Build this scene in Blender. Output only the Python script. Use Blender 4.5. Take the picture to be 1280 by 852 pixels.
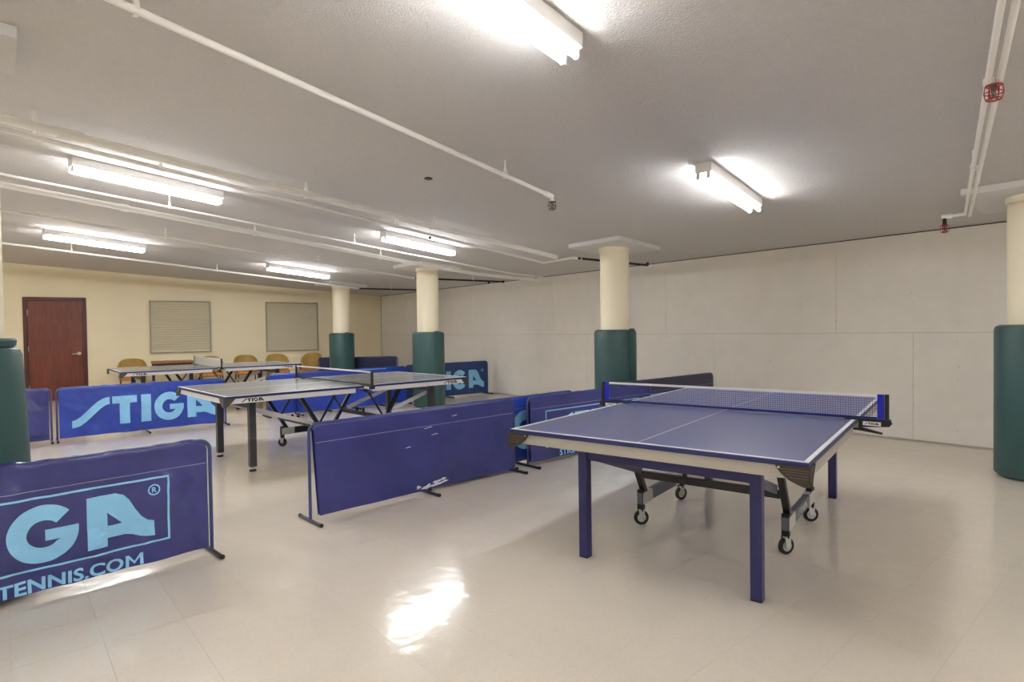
import bpy, bmesh, math, random
from mathutils import Vector, Matrix, noise
from mathutils.geometry import tessellate_polygon

for o in list(bpy.data.objects):
    bpy.data.objects.remove(o)
SC = bpy.context.scene
COL = SC.collection
random.seed(7)

# ------------------------------------------------------------------ camera
cam = bpy.data.cameras.new('camera')
cam.sensor_width = 36.0
cam.lens = 733.85 / 1280 * 36.0
cam.clip_start = 0.05
cam_o = bpy.data.objects.new('camera', cam)
COL.objects.link(cam_o)
CAM_H = 1.3163
cam_o.matrix_world = (Matrix.Translation((0, 0, CAM_H)) @ Matrix.Rotation(math.pi / 2 - 0.018958, 4, 'X')
                      @ Matrix.Rotation(-0.014257, 4, 'Z'))
SC.camera = cam_o

# ------------------------------------------------------------------ world, exposure
w = bpy.data.worlds.new('world')
SC.world = w
w.use_nodes = True
w.node_tree.nodes['Background'].inputs[0].default_value = (0.9, 0.92, 1.0, 1)
w.node_tree.nodes['Background'].inputs[1].default_value = 0.02
SC.view_settings.view_transform = 'Standard'
SC.view_settings.look = 'None'
SC.view_settings.gamma = 1.0
SC.view_settings.use_curve_mapping = False
SC.view_settings.exposure = 1.08
SC.cycles.diffuse_bounces = 8
TUBE_STRENGTH = 23.0
TUBE_COLOR = (0.985, 0.99, 1.0)


# ------------------------------------------------------------------ materials
def srgb(r, g, b):
    def f(c):
        c /= 255.0
        return c / 12.92 if c <= 0.04045 else ((c + 0.055) / 1.055) ** 2.4
    return (f(r), f(g), f(b), 1.0)


MATS = {}


def mat(name, col, rough=0.5, metal=0.0, spec=0.5, coat=0.0, var=0.0, vscale=6.0, bump=0.0, bscale=40.0,
        emit=0.0, bdist=0.01, detail=4.0):
    if name in MATS:
        return MATS[name]
    m = bpy.data.materials.new(name)
    m.use_nodes = True
    nt = m.node_tree
    b = nt.nodes['Principled BSDF']
    b.inputs['Base Color'].default_value = col
    b.inputs['Roughness'].default_value = rough
    b.inputs['Metallic'].default_value = metal
    b.inputs['Specular IOR Level'].default_value = spec
    b.inputs['Coat Weight'].default_value = coat
    if emit:
        b.inputs['Emission Color'].default_value = (*TUBE_COLOR, 1)
        b.inputs['Emission Strength'].default_value = emit
    geo = nt.nodes.new('ShaderNodeNewGeometry')
    if var:
        n = nt.nodes.new('ShaderNodeTexNoise')
        n.inputs['Scale'].default_value = vscale
        n.inputs['Detail'].default_value = detail
        nt.links.new(geo.outputs['Position'], n.inputs['Vector'])
        mr = nt.nodes.new('ShaderNodeMapRange')
        mr.inputs['From Min'].default_value = 0.3
        mr.inputs['From Max'].default_value = 0.7
        mr.inputs['To Min'].default_value = 1 - var
        mr.inputs['To Max'].default_value = 1 + var
        nt.links.new(n.outputs['Fac'], mr.inputs['Value'])
        mx = nt.nodes.new('ShaderNodeVectorMath')
        mx.operation = 'SCALE'
        mx.inputs[0].default_value = col[:3]
        nt.links.new(mr.outputs['Result'], mx.inputs['Scale'])
        nt.links.new(mx.outputs['Vector'], b.inputs['Base Color'])
    if bump:
        n2 = nt.nodes.new('ShaderNodeTexNoise')
        n2.inputs['Scale'].default_value = bscale
        n2.inputs['Detail'].default_value = 3.0
        nt.links.new(geo.outputs['Position'], n2.inputs['Vector'])
        bp = nt.nodes.new('ShaderNodeBump')
        bp.inputs['Strength'].default_value = bump
        bp.inputs['Distance'].default_value = bdist
        nt.links.new(n2.outputs['Fac'], bp.inputs['Height'])
        nt.links.new(bp.outputs['Normal'], b.inputs['Normal'])
    MATS[name] = m
    return m


GRID_ANG = math.radians(41.04)      # direction of the floor tile grid (square to the panelled wall)
TILE = 0.3048


def floor_material():
    m = mat('floor_vinyl', srgb(222, 211, 190), rough=0.16, spec=0.62)
    nt = m.node_tree
    b = nt.nodes['Principled BSDF']
    geo = nt.nodes.new('ShaderNodeNewGeometry')
    mp = nt.nodes.new('ShaderNodeMapping')
    mp.vector_type = 'TEXTURE'
    mp.inputs['Rotation'].default_value = (0, 0, GRID_ANG)
    mp.inputs['Scale'].default_value = (TILE, TILE, TILE)
    nt.links.new(geo.outputs['Position'], mp.inputs['Vector'])
    fl = nt.nodes.new('ShaderNodeVectorMath')
    fl.operation = 'FLOOR'
    nt.links.new(mp.outputs['Vector'], fl.inputs[0])
    wn = nt.nodes.new('ShaderNodeTexWhiteNoise')
    wn.noise_dimensions = '2D'
    nt.links.new(fl.outputs['Vector'], wn.inputs['Vector'])
    n = nt.nodes.new('ShaderNodeTexNoise')
    n.inputs['Scale'].default_value = 55
    n.inputs['Detail'].default_value = 6
    nt.links.new(geo.outputs['Position'], n.inputs['Vector'])
    n3 = nt.nodes.new('ShaderNodeTexNoise')
    n3.inputs['Scale'].default_value = 1.1
    n3.inputs['Detail'].default_value = 3
    nt.links.new(geo.outputs['Position'], n3.inputs['Vector'])

    def ma(op, a, bb):
        x = nt.nodes.new('ShaderNodeMath')
        x.operation = op
        for i, v in enumerate((a, bb)):
            if isinstance(v, (int, float)):
                x.inputs[i].default_value = v
            else:
                nt.links.new(v, x.inputs[i])
        return x.outputs[0]
    f = ma('ADD', ma('MULTIPLY', wn.outputs['Value'], 0.022), ma('MULTIPLY', n.outputs['Fac'], 0.16))
    f = ma('ADD', f, ma('MULTIPLY', n3.outputs['Fac'], 0.05))
    f = ma('ADD', f, 0.885)
    mx = nt.nodes.new('ShaderNodeVectorMath')
    mx.operation = 'SCALE'
    mx.inputs[0].default_value = srgb(231, 222, 208)[:3]
    nt.links.new(f, mx.inputs['Scale'])
    nt.links.new(mx.outputs['Vector'], b.inputs['Base Color'])
    # slightly uneven wax: roughness and long shallow waves
    r = ma('ADD', ma('MULTIPLY', n3.outputs['Fac'], 0.12), 0.065)
    nt.links.new(r, b.inputs['Roughness'])
    n4 = nt.nodes.new('ShaderNodeTexNoise')
    n4.inputs['Scale'].default_value = 7.0
    n4.inputs['Detail'].default_value = 2.0
    nt.links.new(geo.outputs['Position'], n4.inputs['Vector'])
    bp = nt.nodes.new('ShaderNodeBump')
    bp.inputs['Strength'].default_value = 0.12
    bp.inputs['Distance'].default_value = 0.02
    nt.links.new(n4.outputs['Fac'], bp.inputs['Height'])
    nt.links.new(bp.outputs['Normal'], b.inputs['Normal'])
    return m


def wood_material(name, c1, c2, rough=0.4):
    m = mat(name, c1, rough=rough)
    nt = m.node_tree
    b = nt.nodes['Principled BSDF']
    tc = nt.nodes.new('ShaderNodeTexCoord')
    mp = nt.nodes.new('ShaderNodeMapping')
    mp.inputs['Scale'].default_value = (14, 14, 1.2)
    nt.links.new(tc.outputs['Object'], mp.inputs['Vector'])
    n = nt.nodes.new('ShaderNodeTexNoise')
    n.inputs['Scale'].default_value = 3
    n.inputs['Detail'].default_value = 6
    nt.links.new(mp.outputs['Vector'], n.inputs['Vector'])
    cr = nt.nodes.new('ShaderNodeValToRGB')
    cr.color_ramp.elements[0].color = c1
    cr.color_ramp.elements[1].color = c2
    cr.color_ramp.elements[0].position = 0.3
    cr.color_ramp.elements[1].position = 0.7
    nt.links.new(n.outputs['Fac'], cr.inputs['Fac'])
    nt.links.new(cr.outputs['Color'], b.inputs['Base Color'])
    return m


M_FLOOR = floor_material()
M_GROUT = mat('tile_joint', srgb(176, 164, 144), rough=0.6)
M_CEIL = mat('ceiling_paint', srgb(206, 203, 201), rough=0.9, spec=0.2, var=0.03, vscale=40, bump=0.8, bscale=95, bdist=0.009)
M_FARW = mat('cream_paint', srgb(250, 240, 210), rough=0.75, spec=0.3, var=0.015, vscale=3, bump=0.15, bscale=90, bdist=0.003)
M_SIDEW = mat('offwhite_paint', srgb(240, 234, 220), rough=0.8, spec=0.3)
M_PANEL = mat('panel_paint', srgb(234, 230, 223), rough=0.7, spec=0.3, var=0.025, vscale=5, bump=0.25, bscale=70, bdist=0.003)
M_GAP = mat('dark_joint', srgb(96, 88, 76), rough=0.9)
M_CRACK = mat('ceiling_crack', srgb(60, 52, 44), rough=0.9)
M_BASE = mat('grey_base', srgb(186, 181, 173), rough=0.6)
M_COLUMN = mat('column_paint', srgb(247, 239, 213), rough=0.6, spec=0.35, bump=0.1, bscale=30, bdist=0.004)
M_PAD = mat('green_vinyl', srgb(52, 86, 86), rough=0.42, spec=0.45, var=0.06, vscale=4, bump=0.25, bscale=120, bdist=0.003)
M_PLATE = mat('plate_paint', srgb(216, 215, 214), rough=0.85)
M_PIPE = mat('pipe_white', srgb(250, 248, 244), rough=0.5, var=0.03, vscale=9)
M_BLACKP = mat('pipe_black', srgb(28, 25, 23), rough=0.55)
M_RED = mat('guard_red', srgb(170, 42, 30), rough=0.4)
M_WIRE = mat('guard_steel', srgb(120, 108, 98), rough=0.35, metal=0.7)
M_HOUSING = mat('fixture_white', srgb(232, 230, 226), rough=0.45)
M_SOCKET = mat('socket_plastic', srgb(222, 218, 208), rough=0.5)
M_TUBE = mat('tube_glow', (1, 1, 1, 1), rough=0.4, emit=TUBE_STRENGTH)
M_TUBE2 = mat('tube_glow_boosted', (1, 1, 1, 1), rough=0.4, emit=TUBE_STRENGTH * 1.75)  # emission raised to brighten the far half of the room
M_DOOR = wood_material('door_wood', srgb(96, 40, 22), srgb(128, 58, 34), 0.38)
M_DFRAME = mat('door_frame_paint', srgb(82, 34, 24), rough=0.4)
M_STEEL = mat('satin_steel', srgb(205, 200, 190), rough=0.3, metal=0.85)
M_BLIND = mat('blind_slat', srgb(226, 219, 196), rough=0.6)
M_BLINDF = mat('blind_frame', srgb(176, 166, 138), rough=0.6)
M_NAVY = mat('barrier_navy', srgb(50, 55, 128), rough=0.25, spec=0.7, var=0.14, vscale=3.0, bump=0.35, bscale=16, bdist=0.012)
M_BLUE = mat('barrier_blue', srgb(36, 66, 172), rough=0.28, spec=0.7, var=0.10, vscale=3.0, bump=0.35, bscale=16, bdist=0.012)
M_INK = mat('barrier_ink', srgb(24, 30, 78), rough=0.36, spec=0.5, var=0.08, vscale=3.0)
M_DUSK = mat('barrier_dusk', srgb(50, 49, 76), rough=0.36, spec=0.5, var=0.08, vscale=3.0)
M_TEAL = mat('barrier_slate', srgb(34, 66, 128), rough=0.4, spec=0.5, var=0.08, vscale=3.0)
M_PRINT = mat('print_light_blue', srgb(146, 210, 254), rough=0.4)
M_SCUFF = mat('scuff_white', srgb(220, 224, 236), rough=0.7)
M_STITCH = mat('stitch_line', srgb(150, 146, 196), rough=0.6)
M_BFRAME = mat('barrier_tube', srgb(52, 68, 120), rough=0.35, spec=0.6)
M_BFOOT = mat('barrier_foot', srgb(48, 52, 70), rough=0.45)
M_RUBBER = mat('black_plastic', srgb(24, 23, 24), rough=0.5)
M_BLACKM = mat('black_steel', srgb(20, 20, 24), rough=0.35, spec=0.6)
M_TOP_BLUE = mat('tabletop_blue', srgb(84, 94, 144), rough=0.30, spec=0.8, var=0.02, vscale=2)
M_TOP_GREY = mat('tabletop_slate', srgb(116, 121, 132), rough=0.22, spec=1.0, var=0.02, vscale=2)
M_EDGE = mat('tabletop_edge', srgb(40, 48, 104), rough=0.4)
M_LINE = mat('line_white', srgb(236, 236, 238), rough=0.5)
M_APRON = mat('apron_silver', srgb(178, 173, 165), rough=0.4, metal=0.1)
M_APRONW = mat('apron_white', srgb(236, 233, 228), rough=0.4)
M_LEGB = mat('leg_blue', srgb(38, 40, 104), rough=0.35, spec=0.55)
M_LEGG = mat('leg_grey', srgb(66, 66, 66), rough=0.35, spec=0.55)
M_GUARD = mat('corner_guard', srgb(58, 52, 44), rough=0.5)
M_BEAM = mat('beam_grey', srgb(104, 108, 120), rough=0.4)
M_FORK = mat('caster_fork', srgb(205, 205, 202), rough=0.4)
M_NETB = mat('net_blue', srgb(26, 38, 120), rough=0.7)
M_NETD = mat('net_dark', srgb(40, 44, 52), rough=0.7)
M_NETW = mat('net_white', srgb(232, 230, 226), rough=0.8)
M_POSTB = mat('post_blue', srgb(20, 34, 190), rough=0.35)
M_TAN = mat('chair_tan', srgb(178, 146, 74), rough=0.55, var=0.05, vscale=12)
M_SEATO = mat('chair_seat', srgb(190, 128, 66), rough=0.6, var=0.05, vscale=12)
M_WOODT = wood_material('brown_wood', srgb(140, 88, 48), srgb(170, 112, 66), 0.45)


# ------------------------------------------------------------------ mesh builder
class MB:
    def __init__(self):
        self.v = []
        self.f = []

    def add(self, vs, fs):
        k = len(self.v)
        self.v += [Vector(p) for p in vs]
        self.f += [[i + k for i in f] for f in fs]
        return self

    def box(self, x0, x1, y0, y1, z0, z1):
        vs = [(x, y, z) for z in (z0, z1) for y in (y0, y1) for x in (x0, x1)]
        return self.add(vs, [(0, 2, 3, 1), (4, 5, 7, 6), (0, 1, 5, 4), (2, 6, 7, 3), (0, 4, 6, 2), (1, 3, 7, 5)])

    def bar(self, a, b, wd, ht, up=(0, 0, 1)):
        a, b = Vector(a), Vector(b)
        d = (b - a).normalized()
        up = Vector(up)
        s = d.cross(up)
        if s.length < 1e-4:
            s = d.cross(Vector((1, 0, 0)))
        s.normalize()
        u = s.cross(d)
        vs = []
        for p in (a, b):
            for i, j in ((-1, -1), (1, -1), (1, 1), (-1, 1)):
                vs.append(p + s * (i * wd / 2) + u * (j * ht / 2))
        return self.add(vs, [(3, 2, 1, 0), (4, 5, 6, 7), (0, 1, 5, 4), (1, 2, 6, 5), (2, 3, 7, 6), (3, 0, 4, 7)])

    def tube(self, pts, r, n=10, cap=True):
        pts = [Vector(p) for p in pts]
        rings = []
        prev = None
        for i, p in enumerate(pts):
            if i == 0:
                d = pts[1] - p
            elif i == len(pts) - 1:
                d = p - pts[i - 1]
            else:
                d = (pts[i + 1] - p).normalized() + (p - pts[i - 1]).normalized()
            d.normalize()
            if prev is None:
                s = d.cross(Vector((0, 0, 1)))
                if s.length < 1e-3:
                    s = Vector((1, 0, 0))
            else:
                s = prev - d * prev.dot(d)
            s.normalize()
            prev = s
            t = d.cross(s)
            rr = r[i] if isinstance(r, (list, tuple)) else r
            rings.append([p + (s * math.cos(2 * math.pi * k / n) + t * math.sin(2 * math.pi * k / n)) * rr for k in range(n)])
        vs = [q for rg in rings for q in rg]
        fs = []
        for i in range(len(rings) - 1):
            for k in range(n):
                fs.append((i * n + k, i * n + (k + 1) % n, (i + 1) * n + (k + 1) % n, (i + 1) * n + k))
        if cap:
            fs.append(tuple(reversed(range(n))))
            fs.append(tuple((len(rings) - 1) * n + k for k in range(n)))
        return self.add(vs, fs)

    def lathe(self, prof, n=32, c=(0, 0, 0), axis='Z', close=False):
        vs, fs = [], []
        m = len(prof)
        for k in range(n):
            a = 2 * math.pi * k / n
            for r, z in prof:
                if axis == 'Z':
                    p = (r * math.cos(a), r * math.sin(a), z)
                elif axis == 'Y':
                    p = (r * math.cos(a), z, r * math.sin(a))
                else:
                    p = (z, r * math.cos(a), r * math.sin(a))
                vs.append((p[0] + c[0], p[1] + c[1], p[2] + c[2]))
        mm = m if close else m - 1
        for k in range(n):
            k2 = (k + 1) % n
            for i in range(mm):
                j = (i + 1) % m
                fs.append((k * m + i, k2 * m + i, k2 * m + j, k * m + j))
        return self.add(vs, fs)

    def prism(self, poly, h0, h1, fn):
        """poly: 2-D outline (convex or not), extruded from h0 to h1, fn(a,b,h) -> xyz"""
        n = len(poly)
        tris = tessellate_polygon([[Vector((p[0], p[1], 0)) for p in poly]])
        vs = [fn(p[0], p[1], h0) for p in poly] + [fn(p[0], p[1], h1) for p in poly]
        fs = [tuple(t) for t in tris] + [tuple(i + n for i in reversed(t)) for t in tris]
        for i in range(n):
            j = (i + 1) % n
            fs.append((i, j, j + n, i + n))
        return self.add(vs, fs)

    def spin(self, cx, cy, ang):
        c_, s_ = math.cos(ang), math.sin(ang)
        self.v = [Vector((cx + (v.x - cx) * c_ - (v.y - cy) * s_, cy + (v.x - cx) * s_ + (v.y - cy) * c_, v.z)) for v in self.v]
        return self

    def build(self, name, material, parent=None, smooth=False, bevel=0.0, kind=None):
        me = bpy.data.meshes.new(name)
        me.from_pydata([tuple(v) for v in self.v], [], self.f)
        bm = bmesh.new()
        bm.from_mesh(me)
        bmesh.ops.remove_doubles(bm, verts=bm.verts, dist=1e-6)
        if bevel:
            es = [e for e in bm.edges if len(e.link_faces) == 2 and e.calc_face_angle(0) > 0.6]
            bmesh.ops.bevel(bm, geom=es, offset=bevel, segments=2, affect='EDGES', profile=0.6)
        bmesh.ops.recalc_face_normals(bm, faces=bm.faces)
        bm.to_mesh(me)
        bm.free()
        me.materials.append(material)
        if smooth:
            me.polygons.foreach_set('use_smooth', [True] * len(me.polygons))
            me.set_sharp_from_angle(angle=math.radians(42))
        o = bpy.data.objects.new(name, me)
        COL.objects.link(o)
        if parent:
            o.parent = parent
        if kind:
            o['kind'] = kind
        return o


def thing(name, label, cat, loc=(0, 0, 0), rz=0.0, group=None):
    o = bpy.data.objects.new(name, None)
    o.empty_display_size = 0.1
    COL.objects.link(o)
    o.location = loc
    o.rotation_euler = (0, 0, rz)
    o['label'] = label
    o['category'] = cat
    if group:
        o['group'] = group
    return o


def tag(o, label, cat, group=None):
    o['label'] = label
    o['category'] = cat
    if group:
        o['group'] = group
    return o


def kids(o):
    return [c for c in COL.objects if c.parent is o]


def copy_tree(o, parent=None):
    c = o.copy()
    COL.objects.link(c)
    c.parent = parent
    for ch in kids(o):
        copy_tree(ch, c)
    return c


# ------------------------------------------------------------------ setting
def ceil_z(x, y):
    return 2.876 - 0.047 * x - 0.0487 * y


CN = Vector((0.047, 0.0487, 1.0)).normalized()          # normal of the sloping ceiling
ROOM = [(-3.51, 15.81), (-11.0, 10.871), (-9.0, -3.5), (8.5, -3.5), (9.596, 0.75)]


def struct(o):
    o['kind'] = 'structure'
    return o


# floor: joint-coloured slab carrying separate vinyl tiles
struct(MB().prism(ROOM, -0.1, -0.003, lambda a, b, h: (a, b, h)).build('floor', M_GROUT))
floor_o = bpy.data.objects['floor']


def inside(x, y):
    n, c = len(ROOM), False
    for i in range(n):
        (x1, y1), (x2, y2) = ROOM[i], ROOM[(i + 1) % n]
        if (y1 > y) != (y2 > y) and x < (x2 - x1) * (y - y1) / (y2 - y1) + x1:
            c = not c
    return c


ca, sa = math.cos(GRID_ANG), math.sin(GRID_ANG)
cells = []
for i in range(-60, 60):
    for j in range(-60, 60):
        gx, gy = (i + 0.5) * TILE, (j + 0.5) * TILE
        x, y = gx * ca - gy * sa, gx * sa + gy * ca
        rr = TILE * 0.72
        if all(inside(x + dx, y + dy) for dx, dy in ((rr, 0), (-rr, 0), (0, rr), (0, -rr))):
            cells.append((x, y, True))
        elif inside(x, y) or any(inside(x + dx, y + dy) for dx, dy in ((rr, 0), (-rr, 0), (0, rr), (0, -rr))):
            cells.append((x, y, False))
vis = []
for (x, y, full) in cells:
    if full and y > 1.4:
        px = 640 + 734 * x / y
        py = 416 + 734 * CAM_H / y
        if -40 < px < 1320 and py < 900:
            vis.append((y, x, y))
vis.sort()
near = {(round(a, 4), round(b, 4)) for _, a, b in vis[:300]}
tile_me = None
hs = TILE / 2 - 0.0003
rest = MB()
for (x, y, full) in cells:
    if (round(x, 4), round(y, 4)) in near:
        if tile_me is None:
            t = MB().box(-hs, hs, -hs, hs, -0.003, 0.0).build('floor_tile', M_FLOOR, floor_o)
            tile_me = t.data
        else:
            t = bpy.data.objects.new('floor_tile', tile_me)
            COL.objects.link(t)
            t.parent = floor_o
        t.location = (x, y, 0)
        t.rotation_euler = (0, 0, GRID_ANG)
    else:
        vs = []
        for z in (-0.003, 0.0):
            for (a, b) in ((-hs, -hs), (hs, -hs), (hs, hs), (-hs, hs)):
                vs.append((x + a * ca - b * sa, y + a * sa + b * ca, z))
        rest.add(vs, [(4, 5, 6, 7), (0, 1, 5, 4), (1, 2, 6, 5), (2, 3, 7, 6), (3, 0, 4, 7)])
rest.build('floor_tiles_beyond', M_FLOOR, floor_o, kind='stuff')

# ceiling
struct(MB().prism(ROOM, 0.0, 0.12, lambda a, b, h: (a, b, ceil_z(a, b) + h)).build('ceiling', M_CEIL))

# far wall with a door opening
F0 = Vector((-10.0, 11.53))
FD = (Vector((-3.51, 15.81)) - F0).normalized()
FN = Vector((-FD.y, FD.x))                                # away from the room
FANG = math.atan2(FD.y, FD.x)


def far_pt(s, off, z):
    p = F0 + FD * s - FN * off
    return (p.x, p.y, z)


def fcz(s):
    p = F0 + FD * s
    return ceil_z(p.x, p.y)


s0, s1 = -1.2, 7.77
poly = [(s0, -0.1), (0.345, -0.1), (0.345, 2.095), (1.315, 2.095), (1.315, -0.1), (s1, -0.1), (s1, fcz(s1) + 0.05), (s0, fcz(s0) + 0.05)]
struct(MB().prism(poly, 0.0, -0.15, lambda a, b, h: far_pt(a, h, b)).build('wall_far', M_FARW))


def plain_wall(name, p, q, m, z1=3.6):
    p, q = Vector(p), Vector(q)
    d = (q - p).normalized()
    nn = Vector((d.y, -d.x))
    c = sum((Vector(r) for r in ROOM), Vector((0, 0))) / len(ROOM)
    if (c - p).dot(nn) > 0:
        nn = -nn
    a, b = p, q
    vs = []
    for pt in (a, b):
        for off in (0, 0.15):
            e = pt + nn * off
            vs += [(e.x, e.y, -0.1), (e.x, e.y, ceil_z(pt.x, pt.y) + 0.05)]
    o = MB().add(vs, [(0, 1, 3, 2), (4, 6, 7, 5), (0, 4, 5, 1), (2, 3, 7, 6), (1, 5, 7, 3), (0, 2, 6, 4)]).build(name, m)
    return struct(o)


plain_wall('wall_left', ROOM[1], ROOM[2], M_FARW)
plain_wall('wall_back', ROOM[2], ROOM[3], M_SIDEW)
plain_wall('wall_back_right', ROOM[3], ROOM[4], M_SIDEW)
wall_r = plain_wall('wall_right', ROOM[4], ROOM[0], M_GAP)
# painted board panels on the right wall, each sheet a piece of its own
WB = Vector((5.0, 6.03))
WD = Vector((-0.65654, 0.75429))
WN = Vector((-0.75429, -0.65654))                        # into the room


def panel_rows():
    lo = [(-6.9 + 0.0, None)]
    edges_low = [-6.573, -4.133, -1.693, 0.747, 3.187, 5.627, 8.067, 10.507, 12.947]
    edges_up = [-5.77, -3.33, -0.89, 1.55, 3.99, 6.43, 8.87, 11.31]
    tmin, tmax = -6.95, 12.93
    for edges, up in ((edges_low, False), (edges_up, True)):
        e = [tmin] + [x for x in edges if tmin + 0.05 < x < tmax - 0.05] + [tmax]
        for a, b in zip(e[:-1], e[1:]):
            yield a + 0.0018, b - 0.0018, up


for a, b, up in panel_rows():
    vs = []
    for t in (a, b):
        for off in (0.0015, 0.013):
            p = WB + WD * t + WN * off
            zt = ceil_z(p.x, p.y) - 0.012
            z0, z1 = (1.2213, zt) if up else (0.022, 1.219)
            vs += [(p.x, p.y, z0), (p.x, p.y, z1)]
    MB().add(vs, [(0, 1, 3, 2), (4, 6, 7, 5), (0, 4, 5, 1), (2, 3, 7, 6), (1, 5, 7, 3), (0, 2, 6, 4)]).build('wall_panel', M_PANEL, wall_r)
p0, p1 = WB + WD * -6.95, WB + WD * 12.93
MB().bar((p0.x + WN.x * 0.006, p0.y + WN.y * 0.006, 0.0105), (p1.x + WN.x * 0.006, p1.y + WN.y * 0.006, 0.0105), 0.009, 0.02).build('base_strip', M_BASE, wall_r)
MB().bar((p0.x + WN.x * 0.004, p0.y + WN.y * 0.004, ceil_z(*p0) - 0.006), (p1.x + WN.x * 0.004, p1.y + WN.y * 0.004, ceil_z(*p1) - 0.006), 0.005, 0.011).build('ceiling_joint', M_CRACK, wall_r)

# filled screw marks along the studs, too small to pick apart
fm = MB()
rs = random.Random(11)
for k in range(48):
    tt = -6.573 + 0.4067 * k
    seam = k % 3 == 0
    for j in range(18 if seam else 9):
        if rs.random() < 0.35:
            continue
        z = 0.12 + 2.1 * (j + rs.random() * 0.6) / (18 if seam else 9)
        p = WB + WD * (tt + rs.uniform(-0.012, 0.012)) + WN * 0.0134
        r1, r2 = rs.uniform(0.003, 0.006), rs.uniform(0.003, 0.009)
        fm.add([(p.x - WD.x * r1, p.y - WD.y * r1, z), (p.x, p.y, z - r2), (p.x + WD.x * r1, p.y + WD.y * r1, z), (p.x, p.y, z + r2)], [(0, 1, 2, 3)])
fm.build('screw_marks', mat('screw_mark', srgb(168, 156, 138), rough=0.8), wall_r, kind='stuff')

# door in the far wall (local x along the wall, y into the wall, z up)
d = thing('door_1', 'reddish brown wooden door in the cream wall', 'door', far_pt(0.83, 0, 0), FANG)
d['kind'] = 'structure'
fr = MB()
fr.box(-0.515, -0.45, -0.022, 0.10, 0, 2.11).box(0.45, 0.515, -0.022, 0.10, 0, 2.11).box(-0.45, 0.45, -0.022, 0.10, 2.045, 2.11)
fr.build('door_frame', M_DFRAME, d, bevel=0.004)
leaf = MB().box(-0.447, 0.447, 0.012, 0.055, 0.008, 2.042).build('door_leaf', M_DOOR, d)
for z in (1.80, 1.06, 0.28):
    h = MB().box(-0.458, -0.436, -0.004, 0.014, z - 0.055, z + 0.055)
    h.tube([(-0.447, -0.006, z - 0.06), (-0.447, -0.006, z + 0.06)], 0.008, 8)
    h.build('hinge', M_STEEL, leaf)
hd = MB().lathe([(0.0, -0.018), (0.032, -0.016), (0.034, 0.010), (0.0, 0.012)], 20, (0.375, 0.0, 0.955), 'Y')
hd.tube([(0.375, -0.01, 0.955), (0.375, -0.055, 0.955), (0.36, -0.062, 0.955), (0.26, -0.062, 0.95)], [0.011, 0.011, 0.011, 0.009], 10)
hd.build('door_handle', M_STEEL, leaf, smooth=True)


# ------------------------------------------------------------------ wall blinds
def blind(sc, zc, wd, ht, label):
    t = thing('window_blind', label, 'blind', far_pt(sc, 0.0, zc - ht / 2), FANG)
    f = 0.028
    m = MB()
    m.box(-wd / 2, -wd / 2 + f, -0.05, -0.001, 0, ht).box(wd / 2 - f, wd / 2, -0.05, -0.001, 0, ht)
    m.box(-wd / 2 + f, wd / 2 - f, -0.05, -0.001, 0, f).box(-wd / 2 + f, wd / 2 - f, -0.05, -0.001, ht - f, ht)
    m.build('blind_frame', M_BLINDF, t)
    n = 20
    step = (ht - 2 * f) / n
    me = None
    for k in range(n):
        z = f + step * (k + 0.5)
        if me is None:
            s = MB().bar((-wd / 2 + f + 0.002, -0.026, 0), (wd / 2 - f - 0.002, -0.026, 0), 0.004, step * 1.12, up=(0, 0.75, 1)).build('blind_slat', M_BLIND, t)
            me = s.data
        else:
            s = bpy.data.objects.new('blind_slat', me)
            COL.objects.link(s)
            s.parent = t
        s.location = (0, 0, z)


blind(3.062, 1.489, 1.205, 1.165, 'closed beige slatted blind on cream wall next to the brown door')
blind(5.47, 1.47, 1.24, 1.205, 'closed beige slatted blind on cream wall near the padded column and chairs')


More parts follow.
